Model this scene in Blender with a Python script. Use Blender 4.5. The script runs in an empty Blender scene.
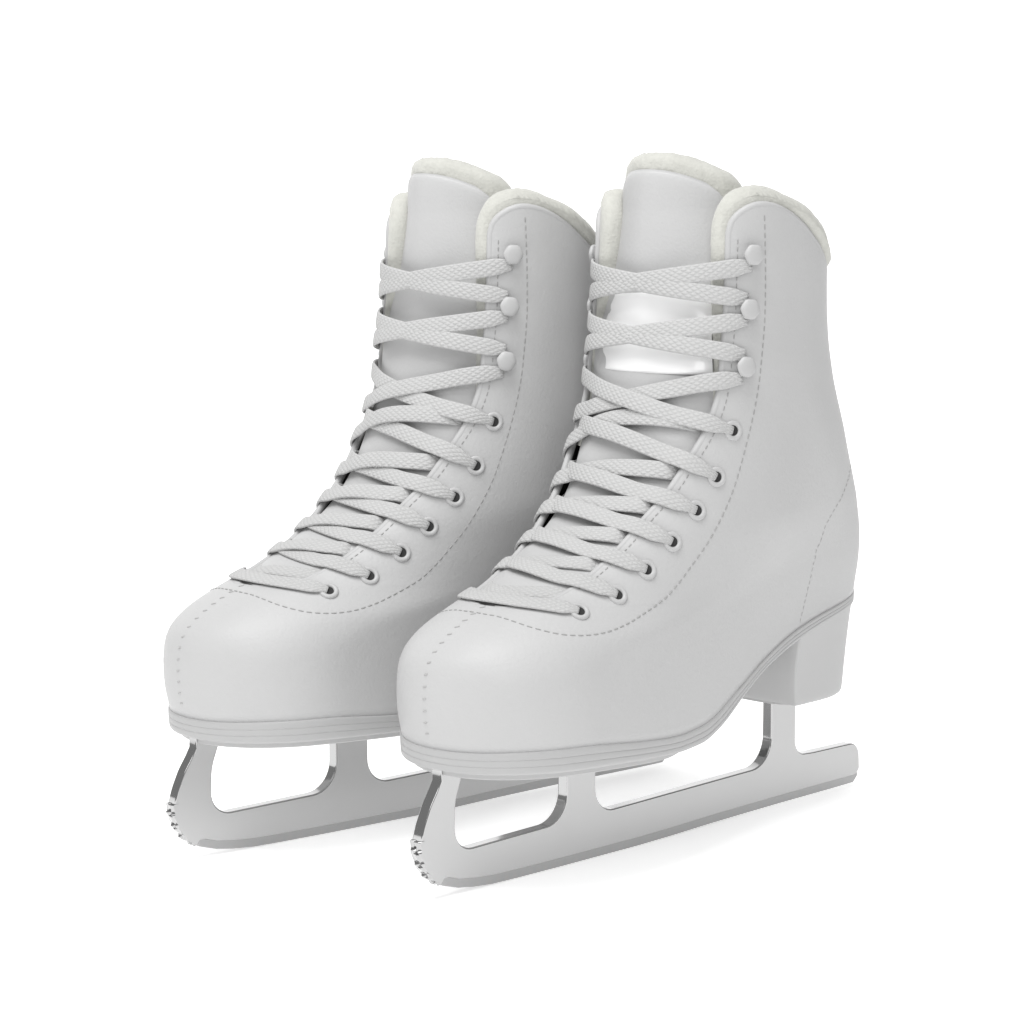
# A pair of white figure skates on a white sweep: built from mesh code only.
import bpy, bmesh, math
from mathutils import Vector, Matrix, noise
from bisect import bisect_right
def tab(T):
    # monotone cubic (PCHIP-like) interpolation
    xs=[p[0] for p in T]; ys=[p[1] for p in T]; n=len(xs)
    h=[xs[i+1]-xs[i] for i in range(n-1)]; d=[(ys[i+1]-ys[i])/h[i] for i in range(n-1)]
    m=[0]*n
    m[0]=d[0]; m[-1]=d[-1]
    for i in range(1,n-1):
        if d[i-1]*d[i]<=0: m[i]=0
        else:
            w1=2*h[i]+h[i-1]; w2=h[i]+2*h[i-1]
            m[i]=(w1+w2)/(w1/d[i-1]+w2/d[i])
    def f(x):
        if x<=xs[0]: return ys[0]
        if x>=xs[-1]: return ys[-1]
        i=bisect_right(xs,x)-1
        t=(x-xs[i])/h[i]
        return ((1+2*t)*(1-t)**2*ys[i]+t*(1-t)**2*h[i]*m[i]+t*t*(3-2*t)*ys[i+1]-t*t*(1-t)*h[i]*m[i+1])
    return f
ZB=tab([(-.02,.0672),(0,.0676),(.02,.0686),(.045,.069),(.089,.0656),(.115,.0642),(.135,.0660),(.172,.0807),(.198,.0938),(.223,.1035),(.265,.1128),(.32,.119),(.34,.121)])
ZTOP=tab([(.10,.318),(.165,.3215),(.176,.3222),(.183,.3213),(.193,.318),(.205,.3118),(.212,.307),(.22,.302),(.2273,.2967),(.2337,.2923),(.245,.2865),(.26,.283),(.29,.282)])
SF=tab([(.067,-.0011),(.0814,-.0041),(.091,-.0046),(.1004,-.0039),(.1065,-.0022),(.1115,.0012),(.1158,.0062),(.1218,.0157),(.1279,.0287),(.1346,.0460),(.145,.0655),(.163,.0925),(.185,.1125),(.213,.1255),(.24,.1348),(.27,.1415),(.32,.146)])
NA=tab([(.067,.063),(.10,.066),(.115,.09),(.13,.14),(.145,.135),(.163,.108),(.213,.08),(.27,.066),(.32,.066)])
NN=tab([(.067,2.05),(.10,2.1),(.13,2.4),(.163,2.5),(.19,2.6),(.213,2.5),(.27,2.5),(.32,2.5)])
SBK=tab([(.12,.3032),(.135,.3048),(.15,.3030),(.17,.2955),(.20,.2805),(.234,.269),(.27,.2610),(.285,.2590)])
WB=tab([(-.01,.054),(.05,.0555),(.09,.056),(.13,.053),(.19,.045),(.25,.042),(.30,.041)])
WM=tab([(-.01,.052),(.05,.054),(.10,.054),(.15,.051),(.20,.048),(.25,.046),(.32,.044)])   # L=.55
WT=tab([(.05,.054),(.12,.0575),(.18,.058),(.22,.054),(.27,.050),(.32,.047)])            # L=1
WS=tab([(.213,.057),(.25,.0565),(.27,.0565),(.32,.0575)])
def lerp(a,b,t): return a+(b-a)*t
def ztoe(L): return .067+.103*L if L<1 else (.17+.08*(L-1) if L<2 else .25+.07*(L-2))
def Ltoe(z): return (z-.067)/.103 if z<.17 else (1+(z-.17)/.08 if z<.25 else 2+(z-.25)/.07)
def zheel(L): return .12+.05*L if L<1 else (.17+.08*(L-1) if L<2 else .25+.035*(L-2))
_w={}
def W(s,L):
    if L>1.75: return WS(ztoe(L))
    k=round(s,5)
    if k not in _w: _w[k]=tab([(-.4,WB(s)),(0,WB(s)),(.5,WM(s)),(1,WT(s)),(1.55,WS(.213)),(1.75,WS(.23)),(2,WS(.25))])
    return _w[k](L)
def zsurf(L,s):
    if L<1: 
        zb=ZB(s); return zb+(.17-zb)*L
    if L<2: return .17+.08*(L-1)
    return .25+(ZTOP(s)-.25)*(L-2)
N=260
class Outline:
    def __init__(o,L):
        z0=ztoe(L); sf=SF(z0); a=NA(z0); n=NN(z0); sb=SBK(zheel(L)); 
        c=.055 if L<1 else lerp(.055,.066,min(1,(L-1)/1.)); m=2.15
        if a+c>sb-sf: 
            q=(sb-sf)/(a+c); a*=q; c*=q
        o.p=[];o.a=[0.]
        for i in range(N+1):
            s=sf+(sb-sf)*(1-math.cos(math.pi*i/N))/2
            x=min(1,max(0,(s-sf)/a)); y=min(1,max(0,(sb-s)/c))
            t=W(s,L)*(max(0,1-(1-x)**n))**(1/n)*(max(0,1-(1-y)**m))**(1/m)
            o.p.append((s,t,zsurf(L,s)))
            if i: 
                u,v=o.p[-2],o.p[-1]
                o.a.append(o.a[-1]+math.dist(u,v))
        o.len=o.a[-1]
    def at(o,a):
        sg=1 if a>=0 else -1; a=abs(a)
        if a>=o.len: p=o.p[-1]; return (p[0],sg*p[1],p[2])
        i=min(bisect_right(o.a,a)-1,N-1)
        k=(a-o.a[i])/max(1e-9,o.a[i+1]-o.a[i])
        p,q=o.p[i],o.p[i+1]
        return (lerp(p[0],q[0],k),sg*lerp(p[1],q[1],k),lerp(p[2],q[2],k))
    def arc_s(o,s):   # arc at a given distance along the boot
        for i in range(N):
            if o.p[i+1][0]>=s:
                k=(s-o.p[i][0])/(o.p[i+1][0]-o.p[i][0]); return lerp(o.a[i],o.a[i+1],k)
        return o.len
    def arc_t(o,t):   # arc where half width first reaches t
        for i in range(N):
            if o.p[i+1][1]>=t:
                k=(t-o.p[i][1])/(o.p[i+1][1]-o.p[i][1]); return lerp(o.a[i],o.a[i+1],k)
        return o.len*.5
_c={}
def out(L):
    L=round(L,4)
    if L not in _c: _c[L]=Outline(L)
    return _c[L]
def S(L,a): return out(L).at(a)
GROUND_EMIT = .48  # added glow: keeps the sweep pure white and thins contact shadows
WORLD = .36
LIGHTS = [('softbox_overhead', (-.40, .65, 2.0), (-.05, 1.2, .15), 1.3, 36.),
          ('softbox_front', (-.10, -.6, 1.35), (-.05, 1.2, .15), 1.0, 8.5)]
# ------------------------------------------------------------------ scene set-up
scene = bpy.context.scene
COL = scene.collection
ZO = .0055                      # the profile tables sit 5.5 mm below the ground they rest on

def V(s, t, z): return Vector((s, -t, z + ZO))

def mat(name, color, rough=.5, metal=0., spec=.5, **k):
    m = bpy.data.materials.new(name); m.use_nodes = True
    b = m.node_tree.nodes['Principled BSDF']
    b.inputs['Base Color'].default_value = (*color, 1)
    b.inputs['Roughness'].default_value = rough
    b.inputs['Metallic'].default_value = metal
    b.inputs['Specular IOR Level'].default_value = spec
    for a, v in k.items(): b.inputs[a].default_value = v
    return m

def nd(m, typ, **k):
    n = m.node_tree.nodes.new(typ)
    for a, v in k.items():
        if a in n.inputs: n.inputs[a].default_value = v
        else: setattr(n, a, v)
    return n
def ln(m, a, b): m.node_tree.links.new(a, b)

def add_noise(m, scale, strength, dist, col_var=0., col_scale=30., detail=4.):
    """fine grain bump, slow roughness and colour variation"""
    b = m.node_tree.nodes['Principled BSDF']
    tc = nd(m, 'ShaderNodeTexCoord')
    n = nd(m, 'ShaderNodeTexNoise'); n.inputs['Scale'].default_value = scale; n.inputs['Detail'].default_value = detail
    ln(m, tc.outputs['Object'], n.inputs['Vector'])
    vor = nd(m, 'ShaderNodeTexVoronoi'); vor.inputs['Scale'].default_value = scale * .9
    vor.feature = 'DISTANCE_TO_EDGE'
    ln(m, tc.outputs['Object'], vor.inputs['Vector'])
    mx = nd(m, 'ShaderNodeMath', operation='MULTIPLY_ADD')
    ln(m, vor.outputs['Distance'], mx.inputs[0]); mx.inputs[1].default_value = .7
    ln(m, n.outputs['Fac'], mx.inputs[2])
    bp = nd(m, 'ShaderNodeBump'); bp.inputs['Strength'].default_value = strength; bp.inputs['Distance'].default_value = dist
    ln(m, mx.outputs[0], bp.inputs['Height']); ln(m, bp.outputs['Normal'], b.inputs['Normal'])
    if col_var:
        n2 = nd(m, 'ShaderNodeTexNoise'); n2.inputs['Scale'].default_value = col_scale; n2.inputs['Detail'].default_value = 5
        ln(m, tc.outputs['Object'], n2.inputs['Vector'])
        c = b.inputs['Base Color'].default_value
        r = nd(m, 'ShaderNodeValToRGB')
        r.color_ramp.elements[0].position = .3; r.color_ramp.elements[1].position = .7
        r.color_ramp.elements[0].color = (*[x * (1 - col_var) for x in c[:3]], 1)
        r.color_ramp.elements[1].color = (*[min(1, x * (1 + col_var)) for x in c[:3]], 1)
        ln(m, n2.outputs['Fac'], r.inputs['Fac']); ln(m, r.outputs['Color'], b.inputs['Base Color'])
        mr = nd(m, 'ShaderNodeMapRange'); ro = b.inputs['Roughness'].default_value
        mr.inputs['To Min'].default_value = ro - .06; mr.inputs['To Max'].default_value = ro + .06
        ln(m, n2.outputs['Fac'], mr.inputs['Value']); ln(m, mr.outputs['Result'], b.inputs['Roughness'])
    return m

ALB = .525
M = {}
M['leather'] = add_noise(mat('white_leather', (ALB, ALB, ALB), .48, spec=.35), 430, .27, .0006, .015, 25)
M['slit_shade'] = mat('painted_slit_shade', (.06, .06, .06), .95, spec=.1)  # near-black inner face paints the shade in the slits beside the tongue
M['tongue'] = add_noise(mat('tongue_leather', (ALB, ALB, ALB), .5, spec=.35), 430, .24, .0006, .015, 25)
M['binding'] = add_noise(mat('binding_leather', (ALB * .97, ALB * .97, ALB * .97), .5, spec=.35), 600, .1, .0005)
M['fleece'] = add_noise(mat('cream_fleece', (.56, .56, .52), .95, spec=.1, **{'Sheen Weight': .25, 'Sheen Roughness': .6}), 600, .4, .0008, .05, 260, 8)
M['sole'] = add_noise(mat('sole_rubber', (ALB * .86, ALB * .86, ALB * .86), .5, spec=.35), 300, .05, .0005, .01, 30)
M['heel'] = add_noise(mat('heel_rubber', (ALB * .93, ALB * .93, ALB * .93), .5, spec=.35), 300, .05, .0005, .01, 30)
M['thread'] = mat('grey_thread', (.36, .36, .355), .8)
M['seam'] = mat('seam_thread', (.44, .44, .435), .8)
M['enamel'] = mat('white_enamel', (.50, .50, .50), .42, spec=.4)
M['hole_shade'] = mat('painted_hole_shade', (.03, .03, .03), .9)  # black colour paints the dark inside an uncut hole
M['patch'] = mat('gap_white', (.98, .98, .98), .18, spec=1., **{'Sheen Weight': .3})  # for the added sheet: white background showing through the tongue
M['steel'] = add_noise(mat('satin_steel', (.53, .53, .53), .42, 1.), 900, .02, .0002, .02, 18)
M['chrome'] = mat('polished_chrome', (.44, .44, .44), .10, 1.)
M['runner'] = mat('darkened_ground_steel', (.42, .42, .42), .45, 1.)  # bare steel edge, base also darkened to paint in a dark floor's reflection

# braided flat lace: chevrons of little stitches laid out along the ribbon's own length
m = mat('braided_cotton', (.60, .60, .595), .85, spec=.2); M['lace'] = m
b = m.node_tree.nodes['Principled BSDF']
uv = nd(m, 'ShaderNodeUVMap'); sp = nd(m, 'ShaderNodeSeparateXYZ'); ln(m, uv.outputs['UV'], sp.inputs[0])
def mth(op, a, bb=None, c=None):
    n = nd(m, 'ShaderNodeMath', operation=op)
    for i, x in enumerate((a, bb, c)):
        if x is None: continue
        if isinstance(x, (int, float)): n.inputs[i].default_value = x
        else: ln(m, x, n.inputs[i])
    return n.outputs[0]
U, W_ = sp.outputs['X'], sp.outputs['Y']
nz = nd(m, 'ShaderNodeTexNoise'); nz.inputs['Scale'].default_value = 500
tc = nd(m, 'ShaderNodeTexCoord'); ln(m, tc.outputs['Object'], nz.inputs['Vector'])
wob = mth('MULTIPLY', mth('SUBTRACT', nz.outputs['Fac'], .5), .0012)
Uw = mth('ADD', U, wob)
dx = mth('MULTIPLY', mth('ADD', Uw, mth('MULTIPLY', W_, 1.7)), 2 * math.pi / .0044)
dy = mth('MULTIPLY', mth('SUBTRACT', Uw, mth('MULTIPLY', W_, 1.7)), 2 * math.pi / .0044)
h = mth('MULTIPLY', mth('ADD', mth('SINE', dx), 1.), mth('ADD', mth('SINE', dy), 1.))
h = mth('POWER', mth('MULTIPLY', h, .25), .5)
bp = nd(m, 'ShaderNodeBump'); bp.inputs['Strength'].default_value = .6; bp.inputs['Distance'].default_value = .0006
ln(m, h, bp.inputs['Height']); ln(m, bp.outputs['Normal'], b.inputs['Normal'])
rr = nd(m, 'ShaderNodeValToRGB')
rr.color_ramp.elements[0].color = (ALB * .94, ALB * .94, ALB * .935, 1); rr.color_ramp.elements[1].color = (ALB * 1.05, ALB * 1.05, ALB * 1.045, 1)
ln(m, h, rr.inputs['Fac']); ln(m, rr.outputs['Color'], b.inputs['Base Color'])

def obj(name, bm, material, parent=None, smooth=True, angle=None):
    bmesh.ops.recalc_face_normals(bm, faces=bm.faces)
    me = bpy.data.meshes.new(name); bm.to_mesh(me); bm.free()
    for x in (material if isinstance(material, list) else [material]): me.materials.append(x)
    if smooth:
        for p in me.polygons: p.use_smooth = True
        if angle: me.set_sharp_from_angle(angle=math.radians(angle))
    o = bpy.data.objects.new(name, me); COL.objects.link(o)
    if parent: o.parent = parent
    return o

def grid(bm, rows, close_u=False, mi=0):
    vs = [[bm.verts.new(p) for p in r] for r in rows]
    n = len(vs[0])
    for i in range(len(vs) - 1):
        for j in range(n if close_u else n - 1):
            k = (j + 1) % n
            f = bm.faces.new((vs[i][j], vs[i][k], vs[i + 1][k], vs[i + 1][j])); f.material_index = mi
    return vs

def capfan(bm, ring, mi=0):
    c = bm.verts.new(sum((v.co for v in ring), Vector()) / len(ring))
    for i in range(len(ring)):
        f = bm.faces.new((ring[i], ring[(i + 1) % len(ring)], c)); f.material_index = mi

def tube(bm, pts, r, n=8, flat=1., normals=None, caps=True):
    """round (or flattened) tube along pts; flat scales its thickness along the given normals"""
    rows = []
    for i, p in enumerate(pts):
        tg = (pts[min(i + 1, len(pts) - 1)] - pts[max(i - 1, 0)]).normalized()
        nn = normals[i] if normals else (Vector((0, 0, 1)) if abs(tg.z) < .9 else Vector((1, 0, 0)))
        bb = tg.cross(nn).normalized(); nn = bb.cross(tg).normalized()
        rows.append([p + bb * (r * math.cos(2 * math.pi * j / n)) + nn * (r * flat * math.sin(2 * math.pi * j / n)) for j in range(n)])
    vs = grid(bm, rows, True)
    if caps: capfan(bm, vs[0]); capfan(bm, vs[-1])

def Lz(zv, s=None): return Ltoe(zv)

# ------------------------------------------------------------------ surface helpers
def SP(L, a): return V(*S(L, a))
def SN(L, a):
    e = .02; d = .0015
    u = SP(L + e, a) - SP(max(0, L - e), a); w = SP(L, a + d) - SP(L, a - d)
    n = u.cross(w); n.normalize()
    p = SP(L, a); axis = V(.215 if L > .9 else .14, 0, p.z - ZO - .01)
    return n if n.dot(p - axis) > 0 else -n
def SO(L, a, off): return SP(L, a) + SN(L, a) * off

GAP = tab([(.66, .0262), (.73, .0287), (.84, .0307), (.964, .0331), (1.13, .0374), (1.32, .0412), (1.55, .0447), (1.75, .0458), (2.1, .0456), (2.4, .0452), (2.76, .0450), (3.2, .0452)])
LTH = .618
def edge_arc(L):
    """arc from the centre line to the facing edge (0 below the throat)"""
    if L <= LTH: return 0.
    u = min(1., (L - LTH) / .055)
    e = out(L).arc_t(GAP(L)) * (1 - (1 - u) ** 2.6) ** (1 / 2.6)
    if L > 2.82:
        u = min(1, (L - 2.82) / .18); e += .017 * (1 - math.sqrt(max(0, 1 - u * u)))
    return e

ROWS = ([i * .04 for i in range(10)] + [.4 + i * .02 for i in range(10)] + [.6, .61, LTH - .0005, LTH + .0003, .6195, .6215, .6245, .629, .635, .643, .653, .665, .68]
        + [.70 + i * .03 for i in range(11)] + [1.03 + i * .06 for i in range(30)] + [2.82, 2.85, 2.88, 2.91, 2.935, 2.955, 2.97, 2.982, 2.99, 2.996, 3.0])
NA_ = 96
def arcs(e, tot):
    r = []
    for j in range(NA_ + 1):
        x = j / NA_
        r.append(e + (tot - e) * (x ** 1.25))
    return r

def build_upper(root):
    bm = bmesh.new()
    for sg in (1, -1):
        rows = []
        for L in ROWS:
            tot = out(L).len; rows.append([SP(L, sg * a) for a in arcs(edge_arc(L), tot)])
        grid(bm, rows)
    bmesh.ops.remove_doubles(bm, verts=bm.verts, dist=.00004)
    up = obj('upper', bm, [M['leather'], M['slit_shade']], root)
    so = up.modifiers.new('thick', 'SOLIDIFY'); so.thickness = .0036; so.offset = -1; so.material_offset = 1; so.material_offset_rim = 0
    return up

def edge_path(margin=0., top=3.0, corner=True):
    """(L, a) along the whole opening edge: throat -> near facing -> collar -> far facing -> throat, closed"""
    side = [(LTH + .0003, 0)]
    Ls = [L for L in ROWS if L > LTH]
    side = [(L, edge_arc(L) - margin) for L in Ls]
    Lt = Ls[-1]; e = edge_arc(Lt); tot = out(Lt).len
    near = side + [(Lt, e + (tot - e) * j / 40) for j in range(1, 41)]
    far = [(L, -a) for L, a in reversed(near[:-1])]
    return near + far

def build_binding(up):
    pth = edge_path()
    pts, nrm = [], []
    for L, a in pth:
        n = SN(min(L, 2.97), a); pts.append(SP(L, a) - n * .0017); nrm.append(n)
    # resample evenly
    P2, N2 = [pts[0]], [nrm[0]]; acc = 0
    for i in range(1, len(pts)):
        acc += (pts[i] - pts[i - 1]).length
        if acc > .0022: P2.append(pts[i]); N2.append(nrm[i]); acc = 0
    P2.append(pts[-1]); N2.append(nrm[-1])
    bm = bmesh.new(); tube(bm, P2, .0020, 10, .95, N2)
    return obj('edge_binding', bm, M['binding'], up)

# ------------------------------------------------------------------ lining
def lin_margin(L):
    return LM(L)
LM = tab([(.7, -.004), (1.2, -.002), (1.5, .001), (1.9, .0045), (2.3, .0075), (2.6, .0095), (3.2, .0105)])
LIN_TOP = 3.15
def build_lining(root):
    Ls = [1.38 + i * .06 for i in range(26)] + [2.92, 2.97, 3.02, 3.06, 3.09, 3.115, 3.135, LIN_TOP]
    bm = bmesh.new(); NJ = 150
    def P(L, a, d, shrink):
        n = SN(min(L, 2.95), a)
        p = SP(min(L, 3.0), a); up_ = max(0, L - 3.)
        return p + Vector((0, 0, up_ * (.066 + .022 * smooth1((p.x - .19) / .03)))) - n * (d - .0045 * smooth1(up_ / .09) * smooth1((p.x - .18) / .03))
    layers = []
    K = 9
    for k in range(K):
        w = k / (K - 1); d = .0022 + .0125 * w
        q = math.sqrt(max(0, 1 - (2 * w - 1) ** 2)); sh = (1 - q) * .0052
        rows = []
        for L0 in Ls:
            # the top rim and the front rims round over together
            L = L0
            if L0 > 2.9: L = 2.9 + (L0 - 2.9) * (1 - (1 - q) * .30)
            e = edge_arc(min(L0, 2.8)) - lin_margin(L0) + sh
            if L0 > 2.86:
                u = min(1, (L0 - 2.86) / (LIN_TOP - 2.86)); e += .020 * (1 - math.sqrt(max(0, 1 - u * u)))
            tot = out(L).len
            row = []
            for j in range(NJ + 1):
                x = j / NJ; a = e + (tot - e) * x
                row.append(P(L, a, d, 0))
            far = []
            for j in range(NJ - 1, -1, -1):
                x = j / NJ; a = e - .0065 * smooth1((L0 - 1.6) / .8) * (1 - x) + (tot - e) * x
                far.append(P(L, -a, d, 0))
            rows.append(row + far)
        layers.append(rows)
    vl = []
    for k, rows in enumerate(layers):
        if k in (0, K - 1): vl.append(grid(bm, rows))
        else:
            nR = len(rows); vs = {}
            for i in range(nR):
                vs[i, 0] = bm.verts.new(rows[i][0]); vs[i, 'e'] = bm.verts.new(rows[i][-1])
            top = [vs[nR - 1, 0]] + [bm.verts.new(p) for p in rows[-1][1:-1]] + [vs[nR - 1, 'e']]
            vl.append((vs, top))
    nR = len(layers[0])
    def left(k, i): return vl[k][i][0] if k in (0, K - 1) else vl[k][0][i, 0]
    def right(k, i): return vl[k][i][-1] if k in (0, K - 1) else vl[k][0][i, 'e']
    def topv(k): return vl[k][-1] if k in (0, K - 1) else vl[k][1]
    for k in range(K - 1):
        for i in range(nR - 1):
            bm.faces.new((left(k, i), left(k, i + 1), left(k + 1, i + 1), left(k + 1, i)))
            bm.faces.new((right(k, i), right(k, i + 1), right(k + 1, i + 1), right(k + 1, i)))
        a, b_ = topv(k), topv(k + 1)
        for j in range(len(a) - 1): bm.faces.new((a[j], a[j + 1], b_[j + 1], b_[j]))
    fuzz(bm, .00045)
    return obj('lining', bm, M['fleece'], root)

def fuzz(bm, amp):
    bmesh.ops.recalc_face_normals(bm, faces=bm.faces); bm.normal_update()
    mv = []
    for v in bm.verts:
        p = v.co
        q = noise.noise(p * 260) * .35 + noise.noise(p * 600) * .55 + noise.noise(p * 60) * .8
        mv.append((v, v.normal * (q * amp)))
    for v, d in mv: v.co += d

# ------------------------------------------------------------------ tongue
WTG = tab([(.122, .026), (.140, .029), (.163, .0325), (.19, .0365), (.21, .0395), (.235, .0395), (.26, .0365), (.29, .0345), (.33, .0340), (.36, .0330)])
def tongue_s(z, t, inset):
    L = min(3.2, Ltoe(z)); z0 = ztoe(L); sf = SF(z0); a = NA(z0); n = NN(z0); Bw = W(sf + .05, L)
    dn = a * (1 - (1 - min(.999, abs(t) / Bw) ** n) ** (1 / n))
    inset -= .0038 * (1 - smooth1((z - .138) / .035))
    k = min(1, max(0, (z - .25) / .075)); k = k * k * (3 - 2 * k)
    dr = .0185 * (abs(t) / .03) ** 1.75
    return sf + inset + lerp(dn, dr, k) - .002 * k
def tongue_top(t, top): return top - .0100 * (abs(t) / .032) ** 2.4
def build_tongue(root, patch):
    def sheet(name, top, ins0, thick, extra, material, parent, z0=.122, fz=0.):
        NR, NC = 110, 44
        front, back = [], []
        for i in range(NR + 1):
            r = i / NR; rf, rb = [], []
            for j in range(-NC, NC + 1):
                x = j / NC; x = math.copysign(abs(x) ** .9, x)
                zc = lerp(z0, top, r)
                wd = WTG(zc) + extra + ((.0030 * smooth1((zc - .27) / .05) + .0065 * smooth1((zc - .195) / .03) * (1 - smooth1((zc - .275) / .03))) if x > 0 else 0)
                if x < 0: wd -= .0065 * smooth1((zc - .146) / .02) * (1 - smooth1((zc - .222) / .02))
                if r > .93:
                    u = (r - .93) / .07; wd -= .009 * (1 - math.sqrt(max(0, 1 - u * u)))
                t = x * wd - .0045 * smooth1((zc - .225) / .05)
                z = lerp(z0, tongue_top(x * wd, top), r)
                rim = max(abs(x), r if r > .9 else 0)
                rnd = max(0, (max(abs(x) - .9, 0) / .1, max(r - .965, 0) / .035)[0], max(r - .965, 0) / .035)
                rd = (1 - math.sqrt(max(0, 1 - min(1, rnd) ** 2)))
                s_ = tongue_s(z, x * wd, ins0)
                ax = Vector((1., 0, 0))
                nx = Vector((1, 0, 0)) if z > .19 else Vector((.62, 0, -.78))
                if z > .165: nx = nx.lerp(Vector((1, 0, 0)), min(1, (z - .165) / .03)).normalized() if z <= .195 else Vector((1, 0, 0))
                p = V(s_, t, z)
                rf.append(p + nx * (thick * .5 * rd)); rb.append(p + nx * (thick * (1 - .5 * rd)))
            front.append(rf); back.append(rb)
        bm = bmesh.new()
        A = grid(bm, front); B = grid(bm, back)
        n = len(A[0])
        for i in range(NR):
            bm.faces.new((A[i][0], A[i + 1][0], B[i + 1][0], B[i][0])); bm.faces.new((A[i][-1], A[i + 1][-1], B[i + 1][-1], B[i][-1]))
        for j in range(n - 1):
            bm.faces.new((A[-1][j], A[-1][j + 1], B[-1][j + 1], B[-1][j])); bm.faces.new((A[0][j], A[0][j + 1], B[0][j + 1], B[0][j]))
        bmesh.ops.remove_doubles(bm, verts=bm.verts, dist=.00005)
        if fz: fuzz(bm, fz)
        return obj(name, bm, material, parent)
    tg = sheet('tongue', .3405, .0068, .0032, 0., M['tongue'], root)
    sheet('tongue_lining', .3492, .0093, .0105, .0012, M['fleece'], tg, z0=.20, fz=.0007)
    if patch:
        bm = bmesh.new(); rows, rb = [], []
        for i in range(31):
            z = lerp(.2385, .2790, i / 30)
            w = lerp(.0365, .0340, i / 30)
            rr_ = []
            for j in range(-20, 21):
                t = w * j / 20 * (1.06 if j > 0 else .94)
                wav = .0005 * noise.noise(Vector((t * 90, z * 140, 3.)))
                edge = 1 if abs(j) < 20 and 0 < i < 30 else 0
                rr_.append(V(tongue_s(z, t, .0068) - .0011 * edge + wav * edge + .0004 * (1 - edge), t - .0045 * smooth1((z - .225) / .05) + .0025, z))
            rows.append(rr_)
        grid(bm, rows)
        obj('gap_white_sheet', bm, M['patch'], tg)  # added sheet, stands in for white background seen through gaps
    return tg

# ------------------------------------------------------------------ sole, heel
ZSB = tab([(-.01, .0570), (0, .0571), (.045, .0575), (.09, .0560), (.115, .0553), (.135, .0566), (.153, .0622), (.1735, .0738), (.195, .0857), (.2239, .0968), (.265, .1070), (.32, .1130)])
def ring2d(off, n=150):
    """closed outline of the bottom, grown by off: list of (s, t)"""
    o = out(0.); h = [o.at(o.len * j / n) for j in range(n + 1)]
    half = [(p[0], p[1]) for p in h]
    full = half + [(s, -t) for s, t in reversed(half[1:-1])]
    r = []; m_ = len(full); cx = .16
    for i in range(m_):
        a, c = full[i - 1], full[(i + 1) % m_]
        dx, dy = c[0] - a[0], c[1] - a[1]; l = math.hypot(dx, dy) or 1
        nx, ny = -dy / l, dx / l                    # normal; turned to point away from the middle of the sole
        if nx * (full[i][0] - cx) * .2 + ny * full[i][1] < 0: nx, ny = -nx, -ny
        r.append((full[i][0] + off * nx, full[i][1] + off * ny))
    return full, r
def build_sole(root):
    full, _ = ring2d(.001)
    # profile of the edge: (fraction of the height from the top, how far it stands out)
    prof = [(-.14, -.0040), (-.03, -.0008), (0, .0004), (.03, .0011), (.08, .0013), (.28, .0013), (.305, .0011), (.325, .0008), (.345, .0010), (.37, .0012), (.57, .0010), (.595, .0008), (.615, .0005), (.635, .0007), (.66, .0009), (.86, .0004), (.94, -.0004), (.985, -.0015), (1., -.0030)]
    bm = bmesh.new(); rings = []
    for k, off in prof:
        off = off * .55 if off > 0 else off; f, r = ring2d(off if off else .00001)
        ring = []
        for (s0, t0), (s, t) in zip(f, r):
            zt, zb = ZB(s0), ZSB(s0)
            k2 = smooth1((s0 - .24) / .05); ring.append(V(lerp(s, s0, k2 * .75), lerp(t, t0, k2 * .6), lerp(zt, zb, k)))
        rings.append(ring)
    vs = grid(bm, rings, True)
    # flat underside and top: strips across the width
    for R_ in (vs[0], vs[-1]):
        n = len(R_); h = n // 2
        for i in range(h):
            a, b_, c, d = R_[i], R_[i + 1], R_[(n - i - 1) % n], R_[(n - i) % n]
            q = []
            for x in (a, b_, c, d):
                if x not in q: q.append(x)
            if len(q) > 2: bm.faces.new(q)
    return obj('sole', bm, M['sole'], root, angle=50)

def build_heel(root):
    _, r = ring2d(-.0012, 150)
    s0 = .2255
    side = [(s, t) for s, t in r[:151] if s >= s0 and t >= 0]
    w0 = side[0][1]
    NF = 14
    def loop(k):
        """k 0 top .. 1 bottom"""
        zbot = .0582
        pts = []
        fr = lerp(s0, .2370, k ** .8) - .0022 * math.sin(math.pi * k)      # front face, slightly hollow
        base = [(s0, w0 * j / NF) for j in range(NF)] + side
        tmax = 0.
        for s, t in base:
            f = (s - s0) / (.3032 - s0)
            bs = fr + f * (lerp(.3038, .3030, k) - fr)
            # the rear sides keep their curve and draw in slightly towards the tip
            bt = t * lerp(1., .745, k ** .9)
            zt = ZSB(bs) + .0005
            pts.append((bs, bt, lerp(zt, zbot, k)))
        return pts
    ks = [0, .12, .24, .36, .48, .6, .72, .82, .9, .95, .975, .99, 1.]
    bm = bmesh.new(); rings = []
    for k in ks:
        p = loop(k); sh = 0 if k < .95 else {.95: .0001, .975: .0003, .99: .0007, 1.: .0013}[k]
        cx = .268
        def sk(q):
            s, t, z = q; d = math.hypot(s - cx, t) or 1
            return (s - (s - cx) / d * sh, t - t / d * sh, z)
        p = [sk(q) for q in p]
        rings.append([V(*q) for q in p] + [V(s, -t, z) for s, t, z in reversed(p[1:-1])])
    vs = grid(bm, rings, True)
    capfan(bm, vs[-1]); capfan(bm, vs[0])
    h_ = obj('heel', bm, M['heel'], root, angle=40)
    bv = h_.modifiers.new('bevel', 'BEVEL'); bv.width = .0009; bv.segments = 2; bv.limit_method = 'ANGLE'; bv.angle_limit = math.radians(45)
    return h_

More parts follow.
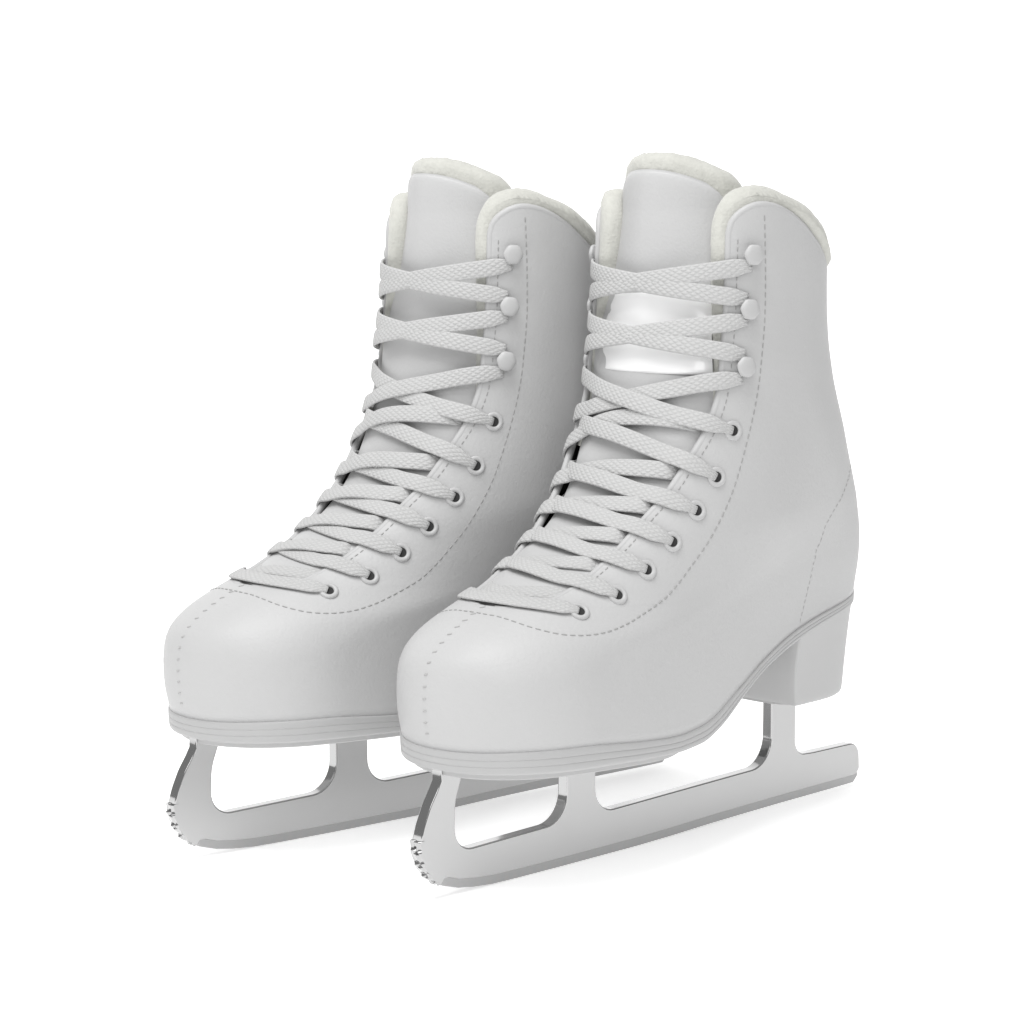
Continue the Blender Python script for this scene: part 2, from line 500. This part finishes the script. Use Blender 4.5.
# ------------------------------------------------------------------ blade
def fillet(pts, rad, n=7):
    """round the corners of a closed polygon; rad: one radius per corner"""
    r = []; m_ = len(pts)
    for i in range(m_):
        p = Vector(pts[i]); a = Vector(pts[i - 1]); c = Vector(pts[(i + 1) % m_]); R_ = rad[i]
        if R_ <= 0: r.append(p); continue
        u, w = (a - p), (c - p); lu, lw = u.length, w.length; u.normalize(); w.normalize()
        ang = u.angle(w); d = min(R_ / math.tan(ang / 2), lu * .49, lw * .49); R2 = d * math.tan(ang / 2)
        bis = (u + w).normalized(); ctr = p + bis * (R2 / math.sin(ang / 2))
        q0, q1 = p + u * d - ctr, p + w * d - ctr
        tot = q0.angle_signed(q1)
        for k in range(n + 1):
            th = -tot * k / n
            r.append(ctr + Vector((q0.x * math.cos(th) - q0.y * math.sin(th), q0.x * math.sin(th) + q0.y * math.cos(th))))
    return r
def plate(name, pts, th, mats, parent, bevel=.0005, tc_=0., bmat=-1):
    bm = bmesh.new()
    a = [bm.verts.new(V(p[0], th / 2 + tc_, p[1])) for p in pts]; b_ = [bm.verts.new(V(p[0], -th / 2 + tc_, p[1])) for p in pts]
    bm.faces.new(a); bm.faces.new(list(reversed(b_)))
    n = len(pts)
    for i in range(n):
        f = bm.faces.new((a[i], b_[i], b_[(i + 1) % n], a[(i + 1) % n])); f.material_index = 1 if len(mats) > 1 else 0
    o = obj(name, bm, mats, parent, angle=35)
    if bevel:
        bv = o.modifiers.new('bevel', 'BEVEL'); bv.width = bevel; bv.segments = 2; bv.limit_method = 'ANGLE'; bv.angle_limit = math.radians(50)
        bv.harden_normals = True; bv.material = bmat
    return o
ROCK = tab([(-.02, .0032), (.0028, .0010), (.015, -.0024), (.038, -.0050), (.0843, -.0055), (.144, -.0055), (.20, -.0042), (.26, -.0032), (.32, -.0026), (.34, -.0020)])
def build_blade(root):
    TH = .0066; BAND = .0042
    TOP = .0585
    prof = [((.0030, TOP), 0), ((.0030, .0514), 0), ((.0007, .0472), .02), ((-.0038, .0403), .03), ((-.0076, .0319), .03), ((-.0098, .0250), 0), ((-.0086, .0160), 0), ((-.0040, .0075), 0), ((.0030, .0040), 0)]
    prof += [((s, ROCK(s) + BAND), 0) for s in [.008, .015, .025, .038, .055, .0843, .115, .144, .17, .20, .23, .26, .29, .31, .3285]]
    prof += [((.3325, .0045), .003), ((.3315, .0207), .013), ((.2895, .0212), .004), ((.2728, .0222), .014), ((.2728, .0620), 0),
             ((.2513, .0620), 0), ((.2518, .0200), .0165), ((.1102, .0172), .0135), ((.1102, TOP - .001), 0), ((.0892, TOP - .001), 0),
             ((.0892, .0172), .0150), ((.0118, .0155), .0125), ((.0125, .0400), .03), ((.0195, TOP), 0)]
    pts = fillet([p for p, _ in prof], [r for _, r in prof], 9)
    bl = plate('blade', pts, TH, [M['steel'], M['chrome']], root, .0008, bmat=1)
    # the hollow-ground running edge: a slimmer band, its colour darkened for a dark floor's reflection
    ss = [.0045, .008, .015, .025, .038, .055, .0843, .115, .144, .17, .20, .23, .26, .29, .31, .3275]
    pts = [(s, ROCK(s)) for s in ss] + [(.3315, .0012), (.3310, .0030)] + [(s, ROCK(s) + BAND + .0006) for s in reversed(ss)]
    plate('runner', pts, TH - .0012, [M['runner'], M['runner']], bl, .0004)
    # toe pick: a row of cross-cut teeth round the nose
    path = [(-.0100, .0247), (-.0102, .0205), (-.0088, .0150), (-.0062, .0098), (-.0026, .0052), (.0022, .0018)]
    def along(u):
        f = u * (len(path) - 1); i = min(int(f), len(path) - 2); k = f - i
        return Vector((lerp(path[i][0], path[i + 1][0], k), lerp(path[i][1], path[i + 1][1], k)))
    bm = bmesh.new(); NT = 4; NP = 72; NC = 6; HW = (TH + .0008) / 2
    grid_ = []
    for c in range(NC + 1):
        t = HW * (2 * c / NC - 1); row = []
        for i in range(NP + 1):
            u = i / NP; p = along(u); tg_ = (along(min(1, u + .03)) - along(max(0, u - .03))).normalized(); no = Vector((tg_.y, -tg_.x))
            if no.x > 0: no = -no
            ph = (u * NT + (.22 if c in (1, 2, 5) else 0) + .06 * math.sin(5 * u + c)) % 1
            amp = .0021 * (1 - .35 * u) * (.55 if c in (0, NC) else 1)
            hgt = amp * (1 - ph) ** 1.3 if ph > .08 else amp * ph / .08
            q = p + no * (hgt - .0003); row.append(V(q.x, t, q.y))
        grid_.append(row)
    gv = grid(bm, grid_)
    inn = [(.0050, .0050), (.0005, .0092), (-.0030, .0150), (-.0055, .0215), (-.0076, .0247)]
    ia = [bm.verts.new(V(x, HW, z)) for x, z in inn]; ib = [bm.verts.new(V(x, -HW, z)) for x, z in inn]
    f = bm.faces.new(gv[-1] + ia); f.material_index = 1; f = bm.faces.new(gv[0] + ib); f.material_index = 1
    for i in range(len(inn) - 1): bm.faces.new((ia[i], ia[i + 1], ib[i + 1], ib[i]))
    bm.faces.new([v[-1] for v in gv] + [ia[0], ib[0]]); bm.faces.new([v[0] for v in gv] + [ia[-1], ib[-1]])
    obj('toe_pick', bm, [M['chrome'], M['steel']], bl, angle=20)
    # mounting plate under the ball of the foot
    _, r = ring2d(-.0052, 120)
    bm = bmesh.new()
    half = [(s, t) for s, t in r[:121] if s < .152 and t >= 0]
    up_, dn = [], []
    for s, t in half:
        k = max(0, (s - .10) / .052); tt = t * (1 - .25 * k * k)
        if s > .1: tt = tt
        z = ZSB(s)
        up_.append((s, tt, z + .0012)); dn.append((s, tt, z - .0026))
    rows = []
    for lay, ins in ((up_, 0), (dn[:], 0)):
        rows.append([V(*p) for p in lay] + [V(s, -t, z) for s, t, z in reversed(lay[1:])])
    dn2 = [(s + (.0006 if i < 40 else 0), max(0, t - .0006), z - .0005) for i, (s, t, z) in enumerate(dn)]
    rows.append([V(*p) for p in dn2] + [V(s, -t, z) for s, t, z in reversed(dn2[1:])])
    vs = grid(bm, rows, True)
    for R_ in (vs[0], vs[-1]):
        n = len(R_); h = n // 2
        for i in range(h):
            q = []
            for x in (R_[i], R_[i + 1], R_[(n - i - 1) % n], R_[(n - i) % n]):
                if x not in q: q.append(x)
            if len(q) > 2: bm.faces.new(q)
    obj('sole_plate', bm, M['enamel'], bl, angle=40)
    # heel plate between blade and heel block
    bm = bmesh.new()
    pts = []
    for k in range(24):
        th = 2 * math.pi * k / 24; c, s_ = math.cos(th), math.sin(th)
        pts.append((.266 + .024 * math.copysign(abs(c) ** .6, c), .022 * math.copysign(abs(s_) ** .6, s_)))
    vs = grid(bm, [[V(s, t, z) for s, t in pts] for z in (.0582, .0560)], True)
    capfan(bm, vs[0]); capfan(bm, vs[1])
    obj('heel_plate', bm, M['enamel'], bl, angle=40)
    return bl

# ------------------------------------------------------------------ eyelets, hooks, stitches
EL = [.604, .669, .773, .891, 1.036, 1.233, 1.513, 1.905, 2.289, 2.663]
EA = [.0509, .0582, .0593, .0593, .0613, .0638, .0654, .0630, .0607, .0608]
def frame_at(L, a, off):
    n = SN(L, a); u = (SP(L + .02, a) - SP(L - .02, a)).normalized(); u = (u - n * u.dot(n)).normalized(); w = n.cross(u)
    return SP(L, a) + n * off, n, u, w
def lathe(bm, o, n, u, w, prof, seg, mi=0, cap=True, rot=0.):
    rings = [[o + n * h + (u * math.cos(rot + 2 * math.pi * j / seg) + w * math.sin(rot + 2 * math.pi * j / seg)) * r for j in range(seg)] for r, h in prof]
    vs = grid(bm, rings, True, mi)
    if cap: capfan(bm, vs[-1], mi)
def build_eyelets(up):
    for sg in (1, -1):
        for L, a in zip(EL[:7], EA[:7]):
            o, n, u, w = frame_at(L, sg * a, 0)
            bm = bmesh.new()
            pr = []
            for k in range(15):
                th = math.pi * 1.15 * k / 14 - .25
                pr.append((.00385 + .00128 * math.cos(th), .0002 + .00105 * math.sin(th)))
            lathe(bm, o, n, u, w, pr, 28, 0, False)
            lathe(bm, o, n, u, w, [(.0028, .0004), (.0024, .00035), (.0008, .0003)], 28, 1)  # painted dark disc, the leather beneath is not pierced
            obj('eyelet', bm, [M['enamel'], M['hole_shade']], up)
        for L, a in zip(EL[7:], EA[7:]):
            if sg < 0: a += .0035
            o, n, u, w = frame_at(L, sg * a, 0)
            # the pad leans outwards over the gap it opens to
            n2 = (n + w * (-.12 if sg > 0 else .12)).normalized() if False else n
            bm = bmesh.new()
            pr = [(.0034, -.0005), (.0032, .0022), (.0034, .0026), (.0046, .0029), (.0050, .0033), (.0053, .0039), (.0052, .0045), (.0047, .0051), (.0038, .0055), (.0025, .0059)]
            lathe(bm, o, n2, u, w, pr, 32)
            # flattened flanks give the pad its slightly angular outline
            for v in bm.verts:
                d = v.co - o; x, y = d.dot(u), d.dot(w); rr2 = math.hypot(x, y)
                if rr2 > .0045:
                    th = math.atan2(y, x); f = 1 - .06 * (1 + math.cos(6 * th)) / 2
                    v.co = v.co + (u * x + w * y) * (f - 1)
            obj('lace_hook', bm, M['enamel'], up)

def dash(bm, p0, p1, n, r, lift=.0001):
    """one stitch: a little capsule from p0 to p1 lying on the leather"""
    d = p1 - p0; pts = []; rad = [.35, .85, 1, 1, .85, .35]
    tg = d.normalized(); bb = tg.cross(n).normalized()
    rows = []
    for k, f in enumerate((0, .12, .3, .7, .88, 1)):
        c = p0 + d * f + n * lift
        rows.append([c + bb * (r * rad[k] * math.cos(2 * math.pi * j / 6)) + n * (r * .7 * rad[k] * math.sin(2 * math.pi * j / 6)) for j in range(6)])
    vs = grid(bm, rows, True); capfan(bm, vs[0]); capfan(bm, vs[-1])
def stitch_path(bm, pth, pitch, length, r):
    """pth: dense list of (L, a); even stitches along it"""
    P = [SP(L, a) for L, a in pth]; acc = [0.]
    for i in range(1, len(P)): acc.append(acc[-1] + (P[i] - P[i - 1]).length)
    def at(d):
        i = max(0, min(bisect_right(acc, d) - 1, len(P) - 2)); k = (d - acc[i]) / max(1e-9, acc[i + 1] - acc[i])
        L = lerp(pth[i][0], pth[i + 1][0], k); a = lerp(pth[i][1], pth[i + 1][1], k)
        return SP(L, a), SN(L, a)
    d = .001
    while d + length < acc[-1]:
        p0, n0 = at(d); p1, n1 = at(d + length)
        if (p1 - p0).length > length * .4: dash(bm, p0, p1, (n0 + n1).normalized(), r)
        d += pitch
STP = [(.592, 0.), (.590, .008), (.585, .0158), (.569, .0259), (.550, .0358), (.535, .0441), (.517, .0551), (.508, .0645), (.507, .0732), (.516, .0809), (.536, .0864), (.562, .0898), (.612, .0915), (.703, .0882), (.814, .0840), (.972, .0790), (1.179, .0766), (1.403, .0757), (1.696, .0750), (2.042, .0728), (2.426, .0706), (2.773, .0684), (2.985, .0668)]
BKP = [(L, out(L).arc_s(q)) for L, q in [(1.22, .2620), (1.10, .2525), (1.0, .2458), (.922, .2410), (.84, .2370), (.765, .2344), (.64, .2320), (.52, .2306), (.40, .2294), (.281, .2280), (.15, .2262), (.036, .2239)]]
def densify(P, n=14):
    r = []
    for i in range(len(P) - 1):
        p0 = P[max(0, i - 1)]; p1 = P[i]; p2 = P[i + 1]; p3 = P[min(len(P) - 1, i + 2)]
        for k in range(n):
            t = k / n; q = []
            for c in (0, 1):
                q.append(.5 * (2 * p1[c] + (p2[c] - p0[c]) * t + (2 * p0[c] - 5 * p1[c] + 4 * p2[c] - p3[c]) * t * t + (3 * p1[c] - p0[c] - 3 * p2[c] + p3[c]) * t ** 3))
            r.append(tuple(q))
    return r + [P[-1]]
def build_stitches(up):
    bm = bmesh.new()
    for sg in (1, -1):
        stitch_path(bm, [(L, sg * a) for L, a in densify(STP)], .0042, .0028, .00037)
        # second row close behind the binding of the facing
        P = [(L, sg * (edge_arc(L) + .0042)) for L in [.69 + i * .02 for i in range(17)] + [1.05 + i * .04 for i in range(45)]]
        stitch_path(bm, P, .0036, .0023, .00030)
    obj('facing_stitching', bm, M['thread'], up)
    for sg in (1, -1):
        bm = bmesh.new()
        stitch_path(bm, [(L, sg * a) for L, a in densify(BKP)], .0034, .0022, .00026)
        obj('heel_stitching', bm, M['seam'], up)
    # toe seam: puckers on both sides of the centre line
    bm = bmesh.new()
    P = [(L, 0.) for L in [.015 + i * .004 for i in range(150)]]
    pts = [SP(L, 0) for L, _ in P]; acc = 0; last = 0
    for i in range(1, len(P)):
        acc += (pts[i] - pts[i - 1]).length
        if acc > .0054:
            acc = 0; L = P[i][0]
            dash(bm, SP(L, -.0011), SP(L + .006, .0013), SN(L, .0005), .00048)
    obj('toe_seam', bm, M['seam'], up)

# ------------------------------------------------------------------ laces
LW = .0090; LT = .0019
def ribbon(bm, uvl, pts, nrm, wid, u0=0.):
    """flat lace along pts with rounded edges; UV = metres along, metres across"""
    sec = []
    for k in range(16):
        th = 2 * math.pi * k / 16; c, s_ = math.cos(th), math.sin(th)
        sec.append((math.copysign(abs(c) ** .55, c) * .5, math.copysign(abs(s_) ** .8, s_) * .5))
    rows = []; us = [u0]
    for i, p in enumerate(pts):
        tg = (pts[min(i + 1, len(pts) - 1)] - pts[max(i - 1, 0)]).normalized()
        n = (nrm[i] - tg * nrm[i].dot(tg)).normalized(); bb = tg.cross(n)
        rows.append([p + bb * (x * wid[i]) + n * (y * LT) for x, y in sec])
        if i: us.append(us[-1] + (p - pts[i - 1]).length)
    vs = [[bm.verts.new(q) for q in r] for r in rows]
    for i in range(len(vs) - 1):
        for j in range(16):
            k = (j + 1) % 16
            f = bm.faces.new((vs[i][j], vs[i][k], vs[i + 1][k], vs[i + 1][j]))
            for lp, (a, b_) in zip(f.loops, ((i, j), (i, k), (i + 1, k), (i + 1, j))):
                lp[uvl].uv = (us[a], sec[b_][0] * LW)
    capfan(bm, vs[0]); capfan(bm, vs[-1])
def smooth1(x): x = min(1, max(0, x)); return x * x * (3 - 2 * x)
def build_lace(root, mirror):
    bm = bmesh.new(); uvl = bm.loops.layers.uv.new('UVMap')
    def run(fn, n=64, u0=0.):
        """fn(p) -> L, a, offset, width factor, for p in 0..1"""
        P = [fn(i / n) for i in range(n + 1)]
        pts = [SO(L, a, o) for L, a, o, _ in P]
        for _ in range(3): pts = [pts[0]] + [(pts[i - 1] + pts[i] * 2 + pts[i + 1]) / 4 for i in range(1, n)] + [pts[-1]]
        nr = [SN(L, a) for L, a, _, _ in P]
        for _ in range(6): nr = [nr[0]] + [(nr[i - 1] + nr[i] * 2 + nr[i + 1]).normalized() for i in range(1, n)] + [nr[-1]]
        ribbon(bm, uvl, pts, nr, [LW * w for _, _, _, w in P], u0)
    for sg in (1, -1):
        over = (sg > 0) != mirror          # which of the two lies on top at a crossing
        for k in range(0, 9):
            La, aa, Lb, ab = EL[k], EA[k], EL[k + 1], EA[k + 1]
            hook_a, hook_b = k >= 7, k + 1 >= 7
            if hook_a: La += .072
            if hook_b: Lb -= .072
            def fn(p, La=La, aa=aa, Lb=Lb, ab=ab, k=k, hook_a=hook_a, hook_b=hook_b):
                a = lerp(aa - .0006, -ab, p)
                q = p
                # leave the eyelet steeply, arrive flat
                if hook_a: f = q + .03 * math.sin(math.pi * p)
                elif hook_b: f = lerp(q, 1 - (1 - q) ** 1.6, .7)
                elif sg * (-1 if mirror else 1) > 0: f = 1 - (1 - q) ** 2.6 + .30 * math.sin(math.pi * q) if mirror else 1 - (1 - q) ** 2.2 + .16 * math.sin(math.pi * q)
                elif mirror: f = 1 - (1 - q) ** 2.5 + .08 * math.sin(math.pi * q)
                else: f = 1 - (1 - q) ** 2.8 + .44 * math.sin(math.pi * q)
                L = La + (Lb - La) * f
                lift = .0016 if over else -.0006
                mid = lift * math.exp(-((p - .5) / .16) ** 2)
                own = .0015; base = (-.0008, -.0004, -.0006, -.0014, -.0024, -.0028, -.0028, -.0012, -.0012)[k]
                ea = edge_arc(max(L, .68))
                # offset: outside own facing, dips to the tongue in the gap, under (or over) the far facing
                far_ = own if hook_b else -.0060
                w1 = smooth1((a - ea * .55) / (ea * .45)); w2 = smooth1((-a - ea * (.55 if hook_b else .80)) / (ea * (.45 if hook_b else .22)))
                o = base + (own - base) * w1 + (far_ - base) * w2 + mid
                wf = 1.
                if not hook_a:
                    wf = lerp(.48, 1, smooth1(p / .12))
                    if p < .05: o = lerp(.0006, o, smooth1(p / .05))
                else:
                    o = max(o, .0012); wf = lerp(.66, 1, smooth1(p / .075))
                if hook_b:
                    wf = min(wf, lerp(.66, 1, smooth1((1 - p) / .075)))
                if k == 0:           # below the first crossing the lace runs inside, under both facings
                    o = lerp(-.0045, -.0014, math.sin(math.pi * p)) + mid; wf = 1
                if k < 7: wf *= 1.0
                return L, sg * a, o, wf
            run(fn, 72, .013 * k + (.004 if sg > 0 else 0))
    # straight bar across the lowest pair
    def bar(p):
        a = lerp(EA[0] - .0006, -EA[0] + .0006, p); o = .0012 + .0004 * math.sin(math.pi * p)
        e = min(p, 1 - p)
        wf = 1.
        if e < .05: o = lerp(.0006, o, smooth1(e / .05))
        if e < .12: wf = lerp(.48, 1, smooth1(e / .12))
        return EL[0] + .032 * math.sin(math.pi * p) ** .8, a, o, wf
    run(bar, 72)
    return obj('shoelace', bm, M['lace'], root)

# ------------------------------------------------------------------ the two skates
def make_skate(loc, rot, label, mirror, patch):
    root = bpy.data.objects.new('ice_skate', None); COL.objects.link(root)
    root.empty_display_size = .05
    root.location = (loc[0], loc[1], 0); root.rotation_euler = (0, 0, math.radians(rot))
    root['label'] = label; root['category'] = 'ice skate'; root['group'] = 'pair of white figure skates'
    up = build_upper(root); build_binding(up); build_lining(root); build_tongue(root, patch)
    build_sole(root); build_heel(root); build_blade(root); build_eyelets(up); build_stitches(up); build_lace(root, mirror)
    return root
make_skate((-.03786, 1.07094), 45.117, 'front white skate with its heel block in view and added bright white sheet for see-through gaps behind upper laces', False, True)
make_skate((-.16315, 1.14418), 40.0, 'white skate standing behind, its heel hidden by the other skate, plain grey-white tongue', True, False)

# ------------------------------------------------------------------ setting: white sweep with an added glow that washes out shadows
m = mat('white_added_glow', (.88, .88, .88), .6, spec=.0)
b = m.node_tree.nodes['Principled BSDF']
b.inputs['Emission Color'].default_value = (1, 1, 1, 1); b.inputs['Emission Strength'].default_value = GROUND_EMIT  # glow is added; the sweep is no real lamp
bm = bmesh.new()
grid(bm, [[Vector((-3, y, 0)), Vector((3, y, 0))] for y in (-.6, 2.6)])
g = obj('ground', bm, m); g['kind'] = 'structure'; g['label'] = 'plain white surface under the two skates, with added glow'; g['category'] = 'ground'
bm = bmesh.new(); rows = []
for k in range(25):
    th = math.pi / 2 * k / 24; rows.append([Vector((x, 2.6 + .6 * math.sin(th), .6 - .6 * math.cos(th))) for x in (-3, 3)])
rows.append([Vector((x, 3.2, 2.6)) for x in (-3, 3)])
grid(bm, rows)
g = obj('backdrop', bm, m); g['kind'] = 'structure'; g['label'] = 'plain white backdrop behind the two skates, with added glow'; g['category'] = 'backdrop'

# ------------------------------------------------------------------ light, camera
w = bpy.data.worlds.new('World'); scene.world = w; w.use_nodes = True
w.node_tree.nodes['Background'].inputs['Color'].default_value = (1, 1, 1, 1)
w.node_tree.nodes['Background'].inputs['Strength'].default_value = WORLD
def area(name, loc, target, size, power, sy=None):
    l = bpy.data.lights.new(name, 'AREA'); l.energy = power; l.size = size
    if sy: l.shape = 'RECTANGLE'; l.size_y = sy
    o = bpy.data.objects.new(name, l); COL.objects.link(o); o.location = loc
    o.rotation_euler = (Vector(target) - Vector(loc)).to_track_quat('-Z', 'Y').to_euler()
    return o
for a in LIGHTS: area(*a)
cam = bpy.data.cameras.new('camera'); co = bpy.data.objects.new('camera', cam); COL.objects.link(co)
cam.sensor_width = 36; cam.lens = 2320 / 1024 * 36; cam.clip_start = .05; cam.clip_end = 50
co.location = (0, 0, .3 + ZO); co.rotation_euler = (math.pi / 2 - math.atan((512 - 250) / 2320), 0, 0)
scene.camera = co
scene.view_settings.view_transform = 'Standard'; scene.view_settings.look = 'None'
scene.view_settings.exposure = 0; scene.view_settings.gamma = 1
scene.render.engine = 'CYCLES'
